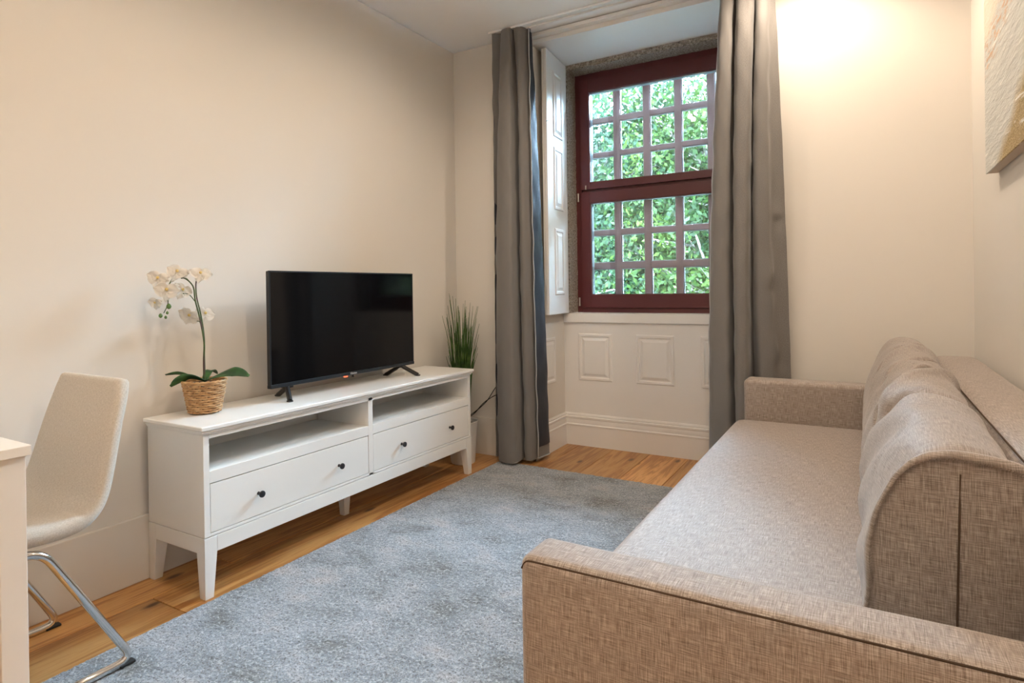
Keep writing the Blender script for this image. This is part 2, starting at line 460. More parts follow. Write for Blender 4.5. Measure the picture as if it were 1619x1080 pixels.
# back wall in two piers with the window niche between them
wb = tag(empty('wall_back', (1.15, YB, 0)), kind='structure')
v, f = prism([(0, YB), (.546, YB), (.535, YN+.02), (.535, 3.88), (0, 3.88)], -.05, H-gapz); obj('pier', v, f, M['wall'], wb)
v, f = prism([(1.76, YB), (XR, YB), (XR, 3.88), (1.771, 3.88), (1.771, YN+.02)], -.05, H-gapz); obj('pier', v, f, M['wall'], wb)
box('niche_ceiling', .54, 1.766, YB+.045, 3.88, 2.507, H-.001, M['trim'], wb, bevel=0)
box('lintel_step', .546, 1.76, YB, YB+.045, 2.532, H-gapz, M['trim'], wb, bevel=.002)
box('apron', .535, 1.771, YN, 3.88, -.05, .84, M['trim'], wb, bevel=0)
def raised_panel(parent, ax, a0, a1, z0, z1, p, out, name='raised_panel'):
    """moulded frame + fielded centre on a plane; ax 'y' plane facing -y, 'x' plane facing +x"""
    b = MB(); steps = [(0, 0), (.006, .006), (.018, .006), (.024, .001), (.03, .001), (.046, .0075)]
    rings = []
    for ins, h in steps:
        pts = [(a0+ins, z0+ins), (a1-ins, z0+ins), (a1-ins, z1-ins), (a0+ins, z1-ins)]
        rings.append([((q, p-h*out, z) if ax == 'y' else (p(q)+h*out, q, z)) for q, z in pts])
    v = [c for r in rings for c in r]; f = []
    for i in range(len(rings)-1):
        for k in range(4): f.append((i*4+k, i*4+(k+1) % 4, (i+1)*4+(k+1) % 4, (i+1)*4+k))
    n = (len(rings)-1)*4; f.append((n, n+1, n+2, n+3))
    return obj(name, v, f, M['trim'], parent)
for a0, a1 in ((.637, .872), (1.03, 1.27), (1.428, 1.663)):
    raised_panel(wb, 'y', a0, a1, .427, .735, YN, 1)
for p in ((3.215, 3.42),):
    raised_panel(wb, 'x', p[0], p[1], .427, .72, lambda q: .546-.011*(q-YB)/(YN-YB), 1)
box('sill', .536, 1.77, YN-.014, 3.70, .806, .866, M['trim'], wb, bevel=.004)

# baseboards
def moulded_base(name, path, h=.208):
    """profile swept along a plan polyline; outward is to the right of the direction of travel"""
    prof = [(0, 0), (.017, 0), (.017, .128), (.0205, .131), (.0205, .137), (.014, .142), (.0155, .155), (.012, .172), (.016, .177), (.0165, .187), (.009, .191), (.011, .198), (.006, h), (0, h)]
    n = len(prof); V = []; F = []
    P = [Vector((*q, 0)) for q in path]
    for i, p in enumerate(P):
        d0 = (p-P[i-1]).normalized() if i else (P[1]-p).normalized()
        d1 = (P[i+1]-p).normalized() if i < len(P)-1 else d0
        n0 = Vector((d0.y, -d0.x, 0)); n1 = Vector((d1.y, -d1.x, 0)); mm = (n0+n1).normalized(); mm = mm/max(.3, mm.dot(n0))
        for o_, z in prof: V.append(tuple(p+mm*o_+Vector((0, 0, z))))
    for i in range(len(P)-1):
        for k in range(n-1): F.append((i*n+k, i*n+k+1, (i+1)*n+k+1, (i+1)*n+k))
    return tag(obj(name, V, F, M['trim'], autos=25), kind='structure')
moulded_base('baseboard_niche', [(.546, YB+.001), (.535, YN), (1.771, YN), (1.76, YB+.001)])
tag(box('baseboard_left', 0, .016, Y0, YB, 0, .232, M['wall'], bevel=.002), kind='structure')
bb = MB(); bb.box(.016, .547, YB-.016, YB, 0, .232); tag(bb.build('baseboard_back', M['wall'], bevel=.002), kind='structure')
bb = MB(); bb.box(1.759, XR-.016, YB-.016, YB, 0, .232); tag(bb.build('baseboard_corner', M['wall'], bevel=.002), kind='structure')
tag(box('baseboard_right', XR-.016, XR, Y0, YB, 0, .232, M['wall'], bevel=.002), kind='structure')

# granite surround (jambs and lintel)
st = tag(empty('trim_1', (1.15, YN, .86)), kind='structure')
def rough_block(name, x0, x1, y0, y1, z0, z1):
    o = box(name, x0, x1, y0, y1, z0, z1, M['stone'], st, bevel=0)
    bm = bmesh.new(); bm.from_mesh(o.data)
    bmesh.ops.subdivide_edges(bm, edges=[e for e in bm.edges if e.calc_length() > .3], cuts=60, use_grid_fill=True)
    bmesh.ops.subdivide_edges(bm, edges=[e for e in bm.edges if e.calc_length() > .03], cuts=4, use_grid_fill=True)
    for q in bm.verts:
        w = o.location+st.location+q.co
        q.co += Vector(mnoise.noise_vector(w*28))*.0035
    bm.to_mesh(o.data); bm.free()
    return o
rough_block('jamb_stone', .531, .578, YN+.004, 3.86, .868, 1.72)
rough_block('jamb_stone', .531, .577, YN+.003, 3.86, 1.722, 2.476)
rough_block('jamb_stone', 1.737, 1.776, YN+.004, 3.86, .868, 1.5)
rough_block('jamb_stone', 1.738, 1.776, YN+.003, 3.86, 1.502, 2.476)
rough_block('lintel_stone', .531, 1.776, YN+.002, 3.86, 2.474, 2.52)

# window
win = tag(empty('window_1', (1.157, 3.69, .88)), kind='structure')
fx0, fx1, fz0, fz1 = .574, 1.741, .866, 2.478
fr = MB(); fr.box(fx0, .616, 3.70, 3.80, fz0, fz1).box(1.698, fx1, 3.70, 3.80, fz0, fz1).box(.616, 1.698, 3.70, 3.80, 2.431, fz1).box(.616, 1.698, 3.70, 3.80, fz0, .897)
fr.build('frame', M['red'], win, bevel=.002)
box('mid_rail', .616, 1.698, 3.712, 3.80, 1.672, 1.694, M['red'], win, bevel=.001)
PX = [(.667, .827), (.873, 1.032), (1.077, 1.237), (1.282, 1.441), (1.487, 1.646)]
def sash(z0, z1, g0, g1, rows):
    s = empty('sash', (1.157, 3.70, z0), win)
    b = MB(); y0, y1 = 3.684, 3.735; gx0, gx1 = .679, 1.635
    b.box(.6165, gx0, y0, y1, z0, z1).box(gx1, 1.6975, y0, y1, z0, z1).box(gx0, gx1, y0, y1, g1, z1).box(gx0, gx1, y0, y1, z0, g0)
    b.build('sash_frame', M['red'], s, bevel=.0025)
    t = .009; b = MB(); ya, yb = y0+.006, y0+.02     # glazing bead
    b.box(gx0-.0005, gx0+.0045, ya, yb, g0, g1).box(gx1-.0045, gx1+.0005, ya, yb, g0, g1).box(gx0, gx1, ya, yb, g1-.0045, g1).box(gx0, gx1, ya, yb, g0, g0+.0045)
    b.build('glazing_bead', M['red'], s, bevel=.001)
    box('inner_pane', gx0+.001, gx1-.001, 3.7105, 3.7125, g0+.001, g1-.001, M['glass'], s, bevel=0)
    # outer grid of small panes behind the inner glass
    zr = sorted(rows)
    oy0, oy1 = 3.752, 3.778
    xs = [PX[0][0]]+[x for p in PX for x in p][1:-1]+[PX[-1][1]]
    for i in range(4): box('muntin', PX[i][1], PX[i+1][0], oy0, oy1, zr[0][0]-.012, zr[-1][1]+.012, M['muntin'], s, bevel=.004)
    for i in range(len(zr)-1): box('muntin', PX[0][0]-.012, PX[-1][1]+.012, oy0+.001, oy1-.001, zr[i][1], zr[i+1][0], M['muntin'], s, bevel=.004)
    bz = MB(); c0, c1, d0, d1 = PX[0][0], PX[-1][1], zr[0][0], zr[-1][1]
    bz.box(.618, c0, oy0, oy1, z0+.002, z1-.002).box(c1, 1.696, oy0, oy1, z0+.002, z1-.002).box(c0, c1, oy0, oy1, d1, z1-.002).box(c0, c1, oy0, oy1, z0+.002, d0)
    bz.build('outer_sash_frame', M['muntin'], s, bevel=.002)
    sp = MB(); e = .0045
    for (a0, a1) in PX:
        for (q0, q1) in zr:
            sp.box(a0-.001, a0+e, oy1-.012, oy1-.002, q0, q1).box(a1-e, a1+.001, oy1-.012, oy1-.002, q0, q1)
            sp.box(a0, a1, oy1-.012, oy1-.002, q0-.001, q0+e).box(a0, a1, oy1-.012, oy1-.002, q1-e, q1+.001)
    sp.build('pane_spacers', M['spacer'], s)
    ps = MB(); ps.box(gx0-.0003, gx0+.004, 3.714, 3.748, g0, g1).box(gx1-.004, gx1+.0003, 3.714, 3.748, g0, g1).box(gx0, gx1, 3.714, 3.748, g1-.004, g1).box(gx0, gx1, 3.714, 3.748, g0, g0+.004)
    ps.build('perimeter_spacer', M['spacer'], s)
    for (a0, a1) in PX:
        for (q0, q1) in zr:
            box('pane', a0+e, a1-e, oy1-.0085, oy1-.0055, q0+e, q1-e, M['glass'], s, bevel=0)
    return s
sash(1.694, 2.430, 1.740, 2.345, [(2.182, 2.373), (1.949, 2.146), (1.738, 1.916)])
sash(.898, 1.676, .985, 1.602, [(1.422, 1.611), (1.202, 1.385), (.980, 1.157)])
for z in (1.644, .939):
    v, f = tube([(.6, 3.678, z-.028), (.6, 3.678, z+.028)], .006, 12); obj('hinge', v, f, M['steel'], win, autos=40)
    box('hinge_plate', .603, .612, 3.6805, 3.684, z-.03, z+.03, M['steel'], win, bevel=.0008) if False else None
v, f = tube([(.655, 3.679, 1.692), (.656, 3.677, 1.705), (.655, 3.679, 1.720)], .0045, 10); obj('latch', v, f, M['steel'], win, autos=40)
v, f = tube([(1.155, 3.676, 1.60), (1.155, 3.676, 1.60+.03)], .012, 14)

# curtain track on the ceiling
tr = thing('curtain_track', (1.16, 2.98, 2.545), 'white ceiling curtain track above the window niche', 'curtain track')
tb = MB(); tb.box(.36, 1.97, 2.945, 2.955, 2.545, 2.5565).box(.36, 1.97, 2.995, 3.005, 2.545, 2.5565).box(.36, 1.97, 2.955, 2.995, 2.5525, 2.5565)
tb.build('rail', M['trim'], tr, bevel=.001)

# folded shutter standing open at the left of the niche
sh = thing('window_shutter', (.59, 3.38, .868), 'white panelled wooden shutter folded open beside the window', 'shutter')
p0, p1 = Vector((.577, 3.556)), Vector((.612, 3.20)); dd = (p0-p1).normalized(); nn = Vector((dd.y, -dd.x)); nn = nn if nn.x > 0 else -nn
ln = (p0-p1).length
def shutter_leaf(off, thick, name, trimmed=0):
    def P(t, o_): q = p1+dd*t+nn*o_; return (q.x, q.y)
    poly = [P(trimmed, off), P(ln, off), P(ln, off-thick), P(trimmed, off-thick)]
    v, f = prism(poly, .869, 2.499); return obj(name, v, f, M['trim'], sh, bevel=.002)
leaf = shutter_leaf(0, .017, 'leaf'); shutter_leaf(-.0185, .015, 'leaf', .004)
plane_x = lambda q: (p1+dd*((q-p1.y)/dd.y)).x+.0003
for (z0, z1) in ((1.985, 2.40), (1.525, 1.92), (.99, 1.41)):
    o = raised_panel(sh, 'x', 3.305, 3.465, z0, z1, plane_x, 1)
v, f = tube([(.6125, 3.199, 2.045), (.6125, 3.193, 2.05), (.628, 3.191, 2.05)], .0025, 8); obj('hook', v, f, M['steel'], sh, autos=40)

# ------------------------------------------------------------------ curtains
def curtain(name, label, profs, zs, hemfn, side, seed, wr_amp):
    """profs: list of control polylines at heights zs (top to bottom)"""
    root = thing(name, (*np.mean(profs[-1], axis=0), 0.0), label, 'curtain')
    curves = [np.array(catmull([(*p, 0) for p in pr_], 12))[:, :2] for pr_ in profs]
    nu = len(curves[0]); nz = 110
    zt = zs[0]; V = np.zeros((nz, nu, 3)); rr = np.random.default_rng(seed)
    ph = rr.uniform(0, 6.28, 12)
    for j in range(nz):
        t = j/(nz-1)
        for_z = zt+(zs[-1]-zt)*t
        if len(curves) == 2: c = curves[0]*(1-t)+curves[1]*t
        else:
            tm = (zt-zs[1])/(zt-zs[2])
            a, b_, c_ = ((t-tm)*(t-1))/(tm), (t*(t-1))/(tm*(tm-1)), (t*(t-tm))/(1-tm)
            c = curves[0]*a+curves[1]*b_+curves[2]*c_
        V[j, :, :2] = c
        V[j, :, 2] = for_z
    # soften: small wrinkles along the outward normal
    d = np.gradient(V[:, :, :2], axis=1); L_ = np.linalg.norm(d, axis=2, keepdims=True)+1e-9; d /= L_
    nrm = np.stack([d[:, :, 1], -d[:, :, 0]], 2)           # right-hand side of travel (+x) is -y : room side
    uu = np.linspace(0, 1, nu)[None, :]; zz = V[:, :, 2]
    wv = wr_amp*(np.sin(zz*19+uu*14+ph[0])*np.sin(zz*7+ph[1]+uu*25)*.6+np.sin(zz*33-uu*31+ph[2])*np.sin(uu*17+ph[3])*.4)
    edge = np.clip((zt-zz)/.25, 0, 1)
    V[:, :, :2] += nrm*(wv*edge)[:, :, None]
    for (uc, zc, wu, wz, am) in hemfn:                      # local dents
        V[:, :, :2] += nrm*(am*np.exp(-((uu-uc)/wu)**2-((zz-zc)/wz)**2))[:, :, None]
    F = grid_faces(nu, nz)
    outer = V+np.concatenate([nrm*.0012, np.zeros((nz, nu, 1))], 2)
    o = obj('cloth', outer.reshape(-1, 3), F, M['curtain'], root, smooth=True, uv=False)
    # uv by arc length so the weave follows the cloth
    al = np.concatenate([[0], np.cumsum(np.linalg.norm(np.diff(curves[-1], axis=0), axis=1))])
    uvl = o.data.uv_layers.new(name='UVMap'); li = np.empty(len(o.data.loops), dtype=np.int32); o.data.loops.foreach_get('vertex_index', li)
    uvl.data.foreach_set('uv', np.stack([al[li % nu], V.reshape(-1, 3)[li, 2]], 1).ravel())
    i0, i1 = 1, nu-2; j1 = nz-3
    sub = V[1:j1, i0:i1+1]-np.concatenate([nrm*.0022, np.zeros((nz, nu, 1))], 2)[1:j1, i0:i1+1]
    obj('lining', sub.reshape(-1, 3), grid_faces(i1-i0+1, j1-1), M['lining'], root, smooth=True)
    e = nu-1 if side == 'R' else 0
    hp = [tuple(V[j, e]) for j in range(nz)]
    v, f = tube(hp, .0035, 8); obj('hem_edge', v, f, M['hem'], root, smooth=True)
    v, f = tube([tuple(V[-1, i]-np.array([nrm[-1, i, 0], nrm[-1, i, 1], 0])*.002+np.array([0, 0, .004])) for i in range(nu)], .0035, 6); obj('bottom_hem', v, f, M['hem'], root, smooth=True)
    hb = V[:8, :, :]
    return root
LT = [(.378, 3.0), (.379, 2.958), (.425, 2.982), (.448, 2.95), (.474, 2.938), (.498, 2.935), (.513, 2.945), (.508, 2.975), (.518, 2.985), (.530, 2.955), (.562, 2.952), (.582, 2.985), (.590, 3.01), (.598, 3.028), (.606, 3.024), (.606, 3.012), (.604, 2.998)]
LM = [(.374, 3.03), (.360, 2.985), (.384, 3.035), (.404, 2.94), (.450, 2.905), (.495, 2.902), (.519, 2.915), (.518, 2.96), (.503, 3.06), (.520, 3.07), (.534, 2.985), (.566, 2.975), (.584, 3.04), (.594, 3.115), (.605, 3.115), (.607, 3.075), (.600, 3.02)]
LB = [(.362, 3.05), (.345, 2.99), (.372, 3.035), (.396, 2.94), (.447, 2.902), (.495, 2.898), (.521, 2.915), (.519, 2.96), (.503, 3.075), (.520, 3.085), (.536, 3.01), (.573, 3.02), (.584, 3.10), (.589, 3.185), (.602, 3.19), (.606, 3.14), (.596, 3.06)]
curtain('curtain', 'grey-brown curtain with dark blue-black lining hanging left of the window, beside the TV bench', [LT, LM, LB], [2.549, 1.45, .026], [], 'R', 3, .004)
RT = [(1.687, 2.985), (1.70, 2.955), (1.73, 2.952), (1.745, 2.972), (1.748, 3.05), (1.757, 2.985), (1.775, 2.945), (1.812, 2.94), (1.838, 2.955), (1.845, 3.05), (1.851, 2.97), (1.87, 2.943), (1.895, 2.948), (1.908, 2.972), (1.917, 3.0)]
RM = [(1.622, 2.985), (1.645, 2.955), (1.685, 2.945), (1.710, 2.965), (1.712, 3.07), (1.725, 2.99), (1.743, 2.93), (1.780, 2.922), (1.801, 2.95), (1.803, 3.07), (1.816, 2.985), (1.84, 2.945), (1.885, 2.955), (1.902, 3.0), (1.952, 3.03)]
RB = [(1.600, 2.985), (1.63, 2.955), (1.685, 2.945), (1.715, 2.965), (1.717, 3.07), (1.730, 2.99), (1.745, 2.93), (1.770, 2.925), (1.788, 2.95), (1.797, 3.07), (1.826, 3.06), (1.85, 3.025), (1.90, 3.03), (1.94, 3.04), (1.974, 3.05)]
dents = [(.87, 1.08, .035, .05, .012), (.90, 1.02, .05, .02, -.008), (.90, .72, .03, .06, .014), (.94, .66, .05, .02, -.010), (.95, 1.38, .03, .02, .008), (.95, 1.33, .04, .015, -.007), (.55, 1.62, .05, .012, .004), (.52, 1.35, .05, .012, .004)]
curtain('curtain', 'grey-brown curtain with creases hanging right of the window, behind the sofa arm', [RT, RM, RB], [2.549, 1.35, .026], dents, 'L', 9, .0035)

# ------------------------------------------------------------------ rug
def make_rug():
    x0, x1, y0, y1 = .378, 2.07, .56, 2.972
    nx, ny = 400, 570
    X, Y = np.meshgrid(np.linspace(x0, x1, nx), np.linspace(y0, y1, ny))
    h = RNG.random((ny, nx)); h2 = RNG.random((ny, nx))
    s = (h+np.roll(h, 1, 0)+np.roll(h, 1, 1)+np.roll(h, -1, 1))/4
    z = .0085+s*.0065+h2*.0012
    edge = np.minimum.reduce([X-x0, x1-X, Y-y0, y1-Y])
    z *= np.clip(edge/.012, 0, 1)**.5
    z = np.maximum(z, .001)
    X = X+(RNG.random(X.shape)-.5)*.003; Y = Y+(RNG.random(X.shape)-.5)*.003
    V = np.stack([X, Y, z], 2).reshape(-1, 3)
    return obj('rug', V, grid_faces(nx, ny), M['rug'], smooth=True, uv=False)
tag(make_rug(), 'blue-grey mottled short-pile rug on the wooden floor', 'rug')

# ------------------------------------------------------------------ TV bench
def make_bench():
    r = thing('tv_bench', (.18, 1.92, 0), 'white lacquered TV bench with two drawers standing against the left wall', 'tv bench')
    L = M['lacq']; ya, yb = 1.127, 2.715; xf = .352; xk = .018
    top = box('top', .018, .369, 1.111, 2.731, .571, .5865, L, r, bevel=.004, seg=3)
    t2 = MB(); t2.box(.02, .363, 1.117, 2.725, .563, .5712).box(.02, .358, 1.1215, 2.7205, .556, .5632); t2.build('top_moulding', L, r, bevel=.002)
    box('side_panel', xk, xf, ya, ya+.022, .2085, .5562, L, r); box('side_panel', xk, xf, yb-.022, yb, .2085, .5562, L, r)
    box('back_panel', xk, xk+.008, ya+.022, yb-.022, .2085, .556, L, r, bevel=0)
    box('divider', xk+.008, xf, 1.908, 1.936, .2085, .5562, L, r)
    box('top_rail', xf-.018, xf, ya+.022, yb-.022, .541, .5562, L, r)
    box('bottom_rail', xk+.008, xf, ya+.022, yb-.022, .2085, .2185, L, r)
    for a, b in ((ya+.022, 1.908), (1.936, yb-.022)):
        box('shelf', xk+.008, xf, a, b, .388, .430, L, r, bevel=.0015)
        dr = box('drawer', xf-.02, xf-.001, a+.0025, b-.0025, .2205, .3855, L, r, bevel=.0015)
        for yk in ((1.339, 1.73) if a < 1.5 else (2.129, 2.516)):
            pr_ = [(0, 0), (.0065, 0), (.0052, .004), (.0048, .010), (.0075, .014), (.0115, .017), (.0125, .020), (.0118, .0235), (.008, .0255), (0, .026)]
            v, f = lathe(pr_, (0, 0, 0), 24); v = [(xf-.001+z, yk+a_, .299+b_) for a_, b_, z in v]
            obj('knob', v, f, M['knob'], dr, autos=40)
    # base frame
    z0, z1 = .151, .2065
    box('front_apron', xf-.018, xf+.0005, ya+.046, yb-.046, z0, z1, L, r, bevel=.002)
    box('back_apron', xk, xk+.018, ya+.046, yb-.046, z0, z1, L, r, bevel=.002)
    for y in (ya, yb-.018): box('side_apron', xk+.044, xf-.044, y-.0005, y+.0185, z0, z1, L, r, bevel=.002)
    def leg(fx, fy, sx, sy, zt=z1):
        # outer corner fx,fy ; sx, sy: direction of the inside of the leg
        wt, wb_ = .046, .031; g = []
        for z, w in ((0, wb_), (z0, wt), (zt, wt)):
            g += [(fx, fy, z), (fx+sx*w, fy, z), (fx+sx*w, fy+sy*w, z), (fx, fy+sy*w, z)]
        F = [(0, 1, 2, 3), (8, 9, 10, 11)]+[(i*4+k, i*4+(k+1) % 4, i*4+4+(k+1) % 4, i*4+4+k) for i in range(2) for k in range(4)]
        obj('leg', g, F, L, r, bevel=.0015)
    leg(xf+.001, ya-.001, -1, 1); leg(xf+.001, yb+.001, -1, -1); leg(xk, ya-.001, 1, 1); leg(xk, yb+.001, 1, -1)
    g = []
    for z, w in ((0, .015), (z0, .023), (z1, .023)): g += [(.18-w, 1.922-w, z), (.18+w, 1.922-w, z), (.18+w, 1.922+w, z), (.18-w, 1.922+w, z)]
    obj('leg', g, [(0, 1, 2, 3), (8, 9, 10, 11)]+[(i*4+k, i*4+(k+1) % 4, i*4+4+(k+1) % 4, i*4+4+k) for i in range(2) for k in range(4)], L, r, bevel=.0015)
    box('cross_rail', xk+.018, xf-.018, 1.90, 1.944, z0+.004, z1, L, r)
make_bench()
ZT = .5865

# ------------------------------------------------------------------ television
def make_tv():
    r = thing('television', (.17, 1.965, ZT), 'black flat-screen television standing on the white TV bench', 'television')
    ya, yb, za, zb = 1.517, 2.412, .642, 1.121
    xf = .198
    box('casing', xf-.022, xf-.004, ya, yb, za+.006, zb, M['black'], r, bevel=.004)
    v, f = prism([(ya+.12, za+.03), (yb-.12, za+.03), (yb-.16, zb-.16), (ya+.16, zb-.16)], 0, 1)
    v = [((xf-.021 if c[2] < .5 else xf-.062), c[0], c[1]) for c in v]; obj('back_housing', v, f, M['black'], r, bevel=.01)
    fz = MB(); fz.box(xf-.006, xf+.001, ya-.001, ya+.005, za+.012, zb+.001).box(xf-.006, xf+.001, yb-.005, yb+.001, za+.012, zb+.001).box(xf-.006, xf+.001, ya+.005, yb-.005, zb-.005, zb+.001)
    fz.build('bezel', M['bezel'], r, bevel=.001)
    box('bottom_bezel', xf-.02, xf+.004, ya-.002, yb+.002, za, za+.0155, M['bezel'], r, bevel=.003)
    box('screen', xf-.0045, xf-.0015, ya+.0052, yb-.0052, za+.016, zb-.0052, M['screen'], r, bevel=0)
    for (ya_, yf, yk) in ((1.612, 1.568, 1.64), (2.315, 2.383, 2.318)):
        path_f = [(.183, ya_+(.01 if yf > ya_ else -.006), za+.004), (.20, ya_+(yf-ya_)*.32, ZT+.045), (.250, yf, ZT+.004)]
        path_b = [(.183, ya_, za+.004), (.165, ya_+(yk-ya_)*.3, ZT+.045), (.086, yk, ZT+.004)]
        b = MB(); 
        for p in (path_f, path_b):
            b.add(*tube(bend(p, .012), [.0105]*len(bend(p, .012)), 8))
        b.box(.165, .197, ya_-.018, ya_+.018, za-.008, za+.004)
        for p in (path_f, path_b):
            e = p[-1]; b.box(e[0]-.01, e[0]+.008, e[1]-.009, e[1]+.009, ZT+.0002, ZT+.006)
        b.build('foot', M['black'], r, autos=40)
    box('indicator_light', xf-.010, xf+.002, 1.921, 1.937, za-.0055, za-.0004, M['led'], r, bevel=.001)
    box('sensor_stub', xf-.012, xf-.002, 1.975, 1.980, za-.012, za-.0003, M['black'], r, bevel=.0005)
    td = bpy.data.curves.new('maker_lettering', 'FONT'); td.body = 'Hisense'; td.size = .013; td.extrude = .0002; td.align_x = 'CENTER'; td.align_y = 'CENTER'
    tmp = bpy.data.objects.new('tmp_text', td); COL.objects.link(tmp); bpy.context.view_layer.update()
    me = bpy.data.meshes.new_from_object(tmp.evaluated_get(bpy.context.evaluated_depsgraph_get())); bpy.data.objects.remove(tmp); bpy.data.curves.remove(td)
    me.name = 'maker_lettering'; me.materials.clear(); me.materials.append(M['logo'])
    to = bpy.data.objects.new('maker_lettering', me); link(to, r, (xf+.0043, 1.972, za+.0085)); to.rotation_euler = (PI/2, 0, PI/2)
make_tv()

# ------------------------------------------------------------------ orchid
def orchid():
    r = thing('potted_orchid', (.13, 1.278, ZT), 'white orchid in a wicker basket on the TV bench beside the television', 'potted plant')
    c = (.13, 1.278, ZT)
    hh, r0, r1_ = .118, .0535, .073
    # woven basket: wavy rings passing in and out of upright stakes
    b = MB(); ns = 20; rows = 13
    for i in range(rows):
        t = (i+.5)/rows; R_ = r0+(r1_-r0)*t; z = .004+t*(hh-.006)
        pts = []
        for k in range(ns*6):
            a = 2*PI*k/(ns*6)
            rr = R_+.0024*math.cos(a*ns/2+PI*i)
            pts.append((c[0]+rr*math.cos(a), c[1]+rr*math.sin(a), c[2]+z+.0012*math.cos(a*ns/2+PI*i+.8)))
        b.add(*tube(pts, .0040, 6, closed=True))
    bk = b.build('basket', M['wicker'], r, smooth=True)
    s = MB()
    for k in range(ns):
        a = 2*PI*(k+.5)/ns
        s.add(*tube([(c[0]+(r0-.001)*math.cos(a), c[1]+(r0-.001)*math.sin(a), c[2]+.003), (c[0]+(r1_-.001)*math.cos(a), c[1]+(r1_-.001)*math.sin(a), c[2]+hh)], .0026, 6))
    s.build('stakes', M['wicker'], bk, smooth=True)
    pts = [(c[0]+(r1_+.001)*math.cos(2*PI*k/80), c[1]+(r1_+.001)*math.sin(2*PI*k/80), c[2]+hh+.001+.0015*math.sin(2*PI*k/80*26)) for k in range(80)]
    v, f = tube(pts, .0052, 8, closed=True); obj('rim', v, f, M['wicker'], bk, smooth=True)
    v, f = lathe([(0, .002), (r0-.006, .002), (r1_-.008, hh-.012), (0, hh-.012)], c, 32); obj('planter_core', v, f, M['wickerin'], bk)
    v, f = lathe([(0, hh-.006), (r1_-.012, hh-.008), (r1_-.007, hh-.013)], c, 32); obj('moss', v, f, M['soil'], r)
    # stems
    S1 = [(.13, 1.277, .695), (.137, 1.272, .78), (.15, 1.266, .854), (.147, 1.253, .94), (.138, 1.242, 1.008), (.135, 1.235, 1.062), (.125, 1.205, 1.092), (.112, 1.172, 1.085), (.118, 1.15, 1.04), (.125, 1.148, 1.0), (.112, 1.14, .965)]
    p = catmull(S1, 6); v, f = tube(p, [.0036-.0022*i/len(p) for i in range(len(p))], 8); obj('stem', v, f, M['stem'], r, smooth=True)
    S2 = [(.127, 1.282, .695), (.131, 1.278, .80), (.141, 1.272, .87), (.140, 1.262, .95), (.134, 1.25, 1.02), (.142, 1.243, 1.07), (.155, 1.243, 1.10)]
    p = catmull(S2, 6); v, f = tube(p, [.0032-.0012*i/len(p) for i in range(len(p))], 8); obj('stem', v, f, M['stem'], r, smooth=True)
    for a, e in (((.149, 1.262, .90), (.11, 1.265, .93)), ((.139, 1.244, 1.0), (.128, 1.20, 1.035)), ((.134, 1.234, 1.064), (.12, 1.20, 1.09))):
        mid = tuple((a[i]+e[i])/2+(.012 if i == 2 else 0) for i in range(3))
        v, f = tube(catmull([a, mid, e], 6), .0016, 6); obj('twig', v, f, M['stem'], r, smooth=True)
    # leaves
    def strap(name, pts, w, cup=.2, roll_=0.0):
        P = [Vector(q) for q in catmull(pts, 6)]; n = len(P); V = []
        for i, q in enumerate(P):
            t = (P[min(i+1, n-1)]-P[max(i-1, 0)]).normalized(); s_ = t.cross(Vector((0, 0, 1))).normalized(); nn_ = s_.cross(t)
            u = i/(n-1); ra = roll_*min(1, u*2); s_, nn_ = s_*math.cos(ra)+nn_*math.sin(ra), nn_*math.cos(ra)-s_*math.sin(ra); ww = w*(math.sin(PI*min(.97, .12+.88*u))**.6)
            for k in range(5):
                e = (k-2)/2; V.append(tuple(q+s_*e*ww+nn_*abs(e)*ww*cup))
        o = obj(name, V, grid_faces(5, n), M['orchleaf'], r, smooth=True)
        so_ = o.modifiers.new('thick', 'SOLIDIFY'); so_.thickness = .0022
    b0 = Vector((.13, 1.278, .705))
    strap('leaf', [b0, (.205, 1.322, .732), (.24, 1.343, .735), (.276, 1.362, .722)], .022, roll_=-.75)
    strap('leaf', [b0, (.10, 1.25, .720), (.06, 1.222, .736), (.023, 1.193, .733)], .014, roll_=-.6)
    strap('leaf', [b0, (.118, 1.23, .722), (.10, 1.20, .716), (.083, 1.176, .696)], .024, roll_=-.7)
    strap('leaf', [b0, (.108, 1.31, .735), (.095, 1.335, .735), (.085, 1.36, .72)], .016)
    # blossoms
    def blossom(pos, face, s, k):
        fl = empty('blossom', pos, r)
        z = Vector(face).normalized(); x_ = z.cross(Vector((.1, .2, 1))).normalized(); y_ = z.cross(x_)
        rot = random.uniform(-.3, .3)
        def petal(ang, L_, w, lift):
            V = []; ca, sa = math.cos(ang), math.sin(ang)
            nl, nw = 7, 7
            for i in range(nl):
                t = i/(nl-1)
                ww = w*math.sin(PI*min(1, .06+.94*t)**.8)**.55 if t < 1 else w*.15
                for j in range(nw):
                    e = (j-3)/3
                    l_ = L_*(t - .10*e*e*t)
                    q = e*ww; h = lift*t*t*L_+.12*w*e*e - .004*math.sin(e*5+t*4+k)
                    a = x_*(ca*l_-sa*q)+y_*(sa*l_+ca*q)+z*h
                    V.append(tuple(Vector(pos)+a))
            o = obj('petal', V, grid_faces(nw, nl), M['petal'], fl, smooth=True)
        for q in range(3): petal(rot+PI/2+q*2*PI/3, s*.95, s*.40, -.15)
        for q in (0, PI): petal(rot+q+.1*(1 if q else -1), s*1.02, s*.62, .12)
        # lip
        v = []
        lp = [(0, 0), (.11*s, .04*s), (.14*s, .12*s), (.09*s, .2*s), (.02*s, .23*s)]
        lv, lf = lathe(lp, (0, 0, 0), 10)
        v = [tuple(Vector(pos)+x_*a+y_*(b_-.1*s)+z*(c_+.002)) for a, b_, c_ in lv]
        obj('lip', v, lf, M['lip'], fl, smooth=True)
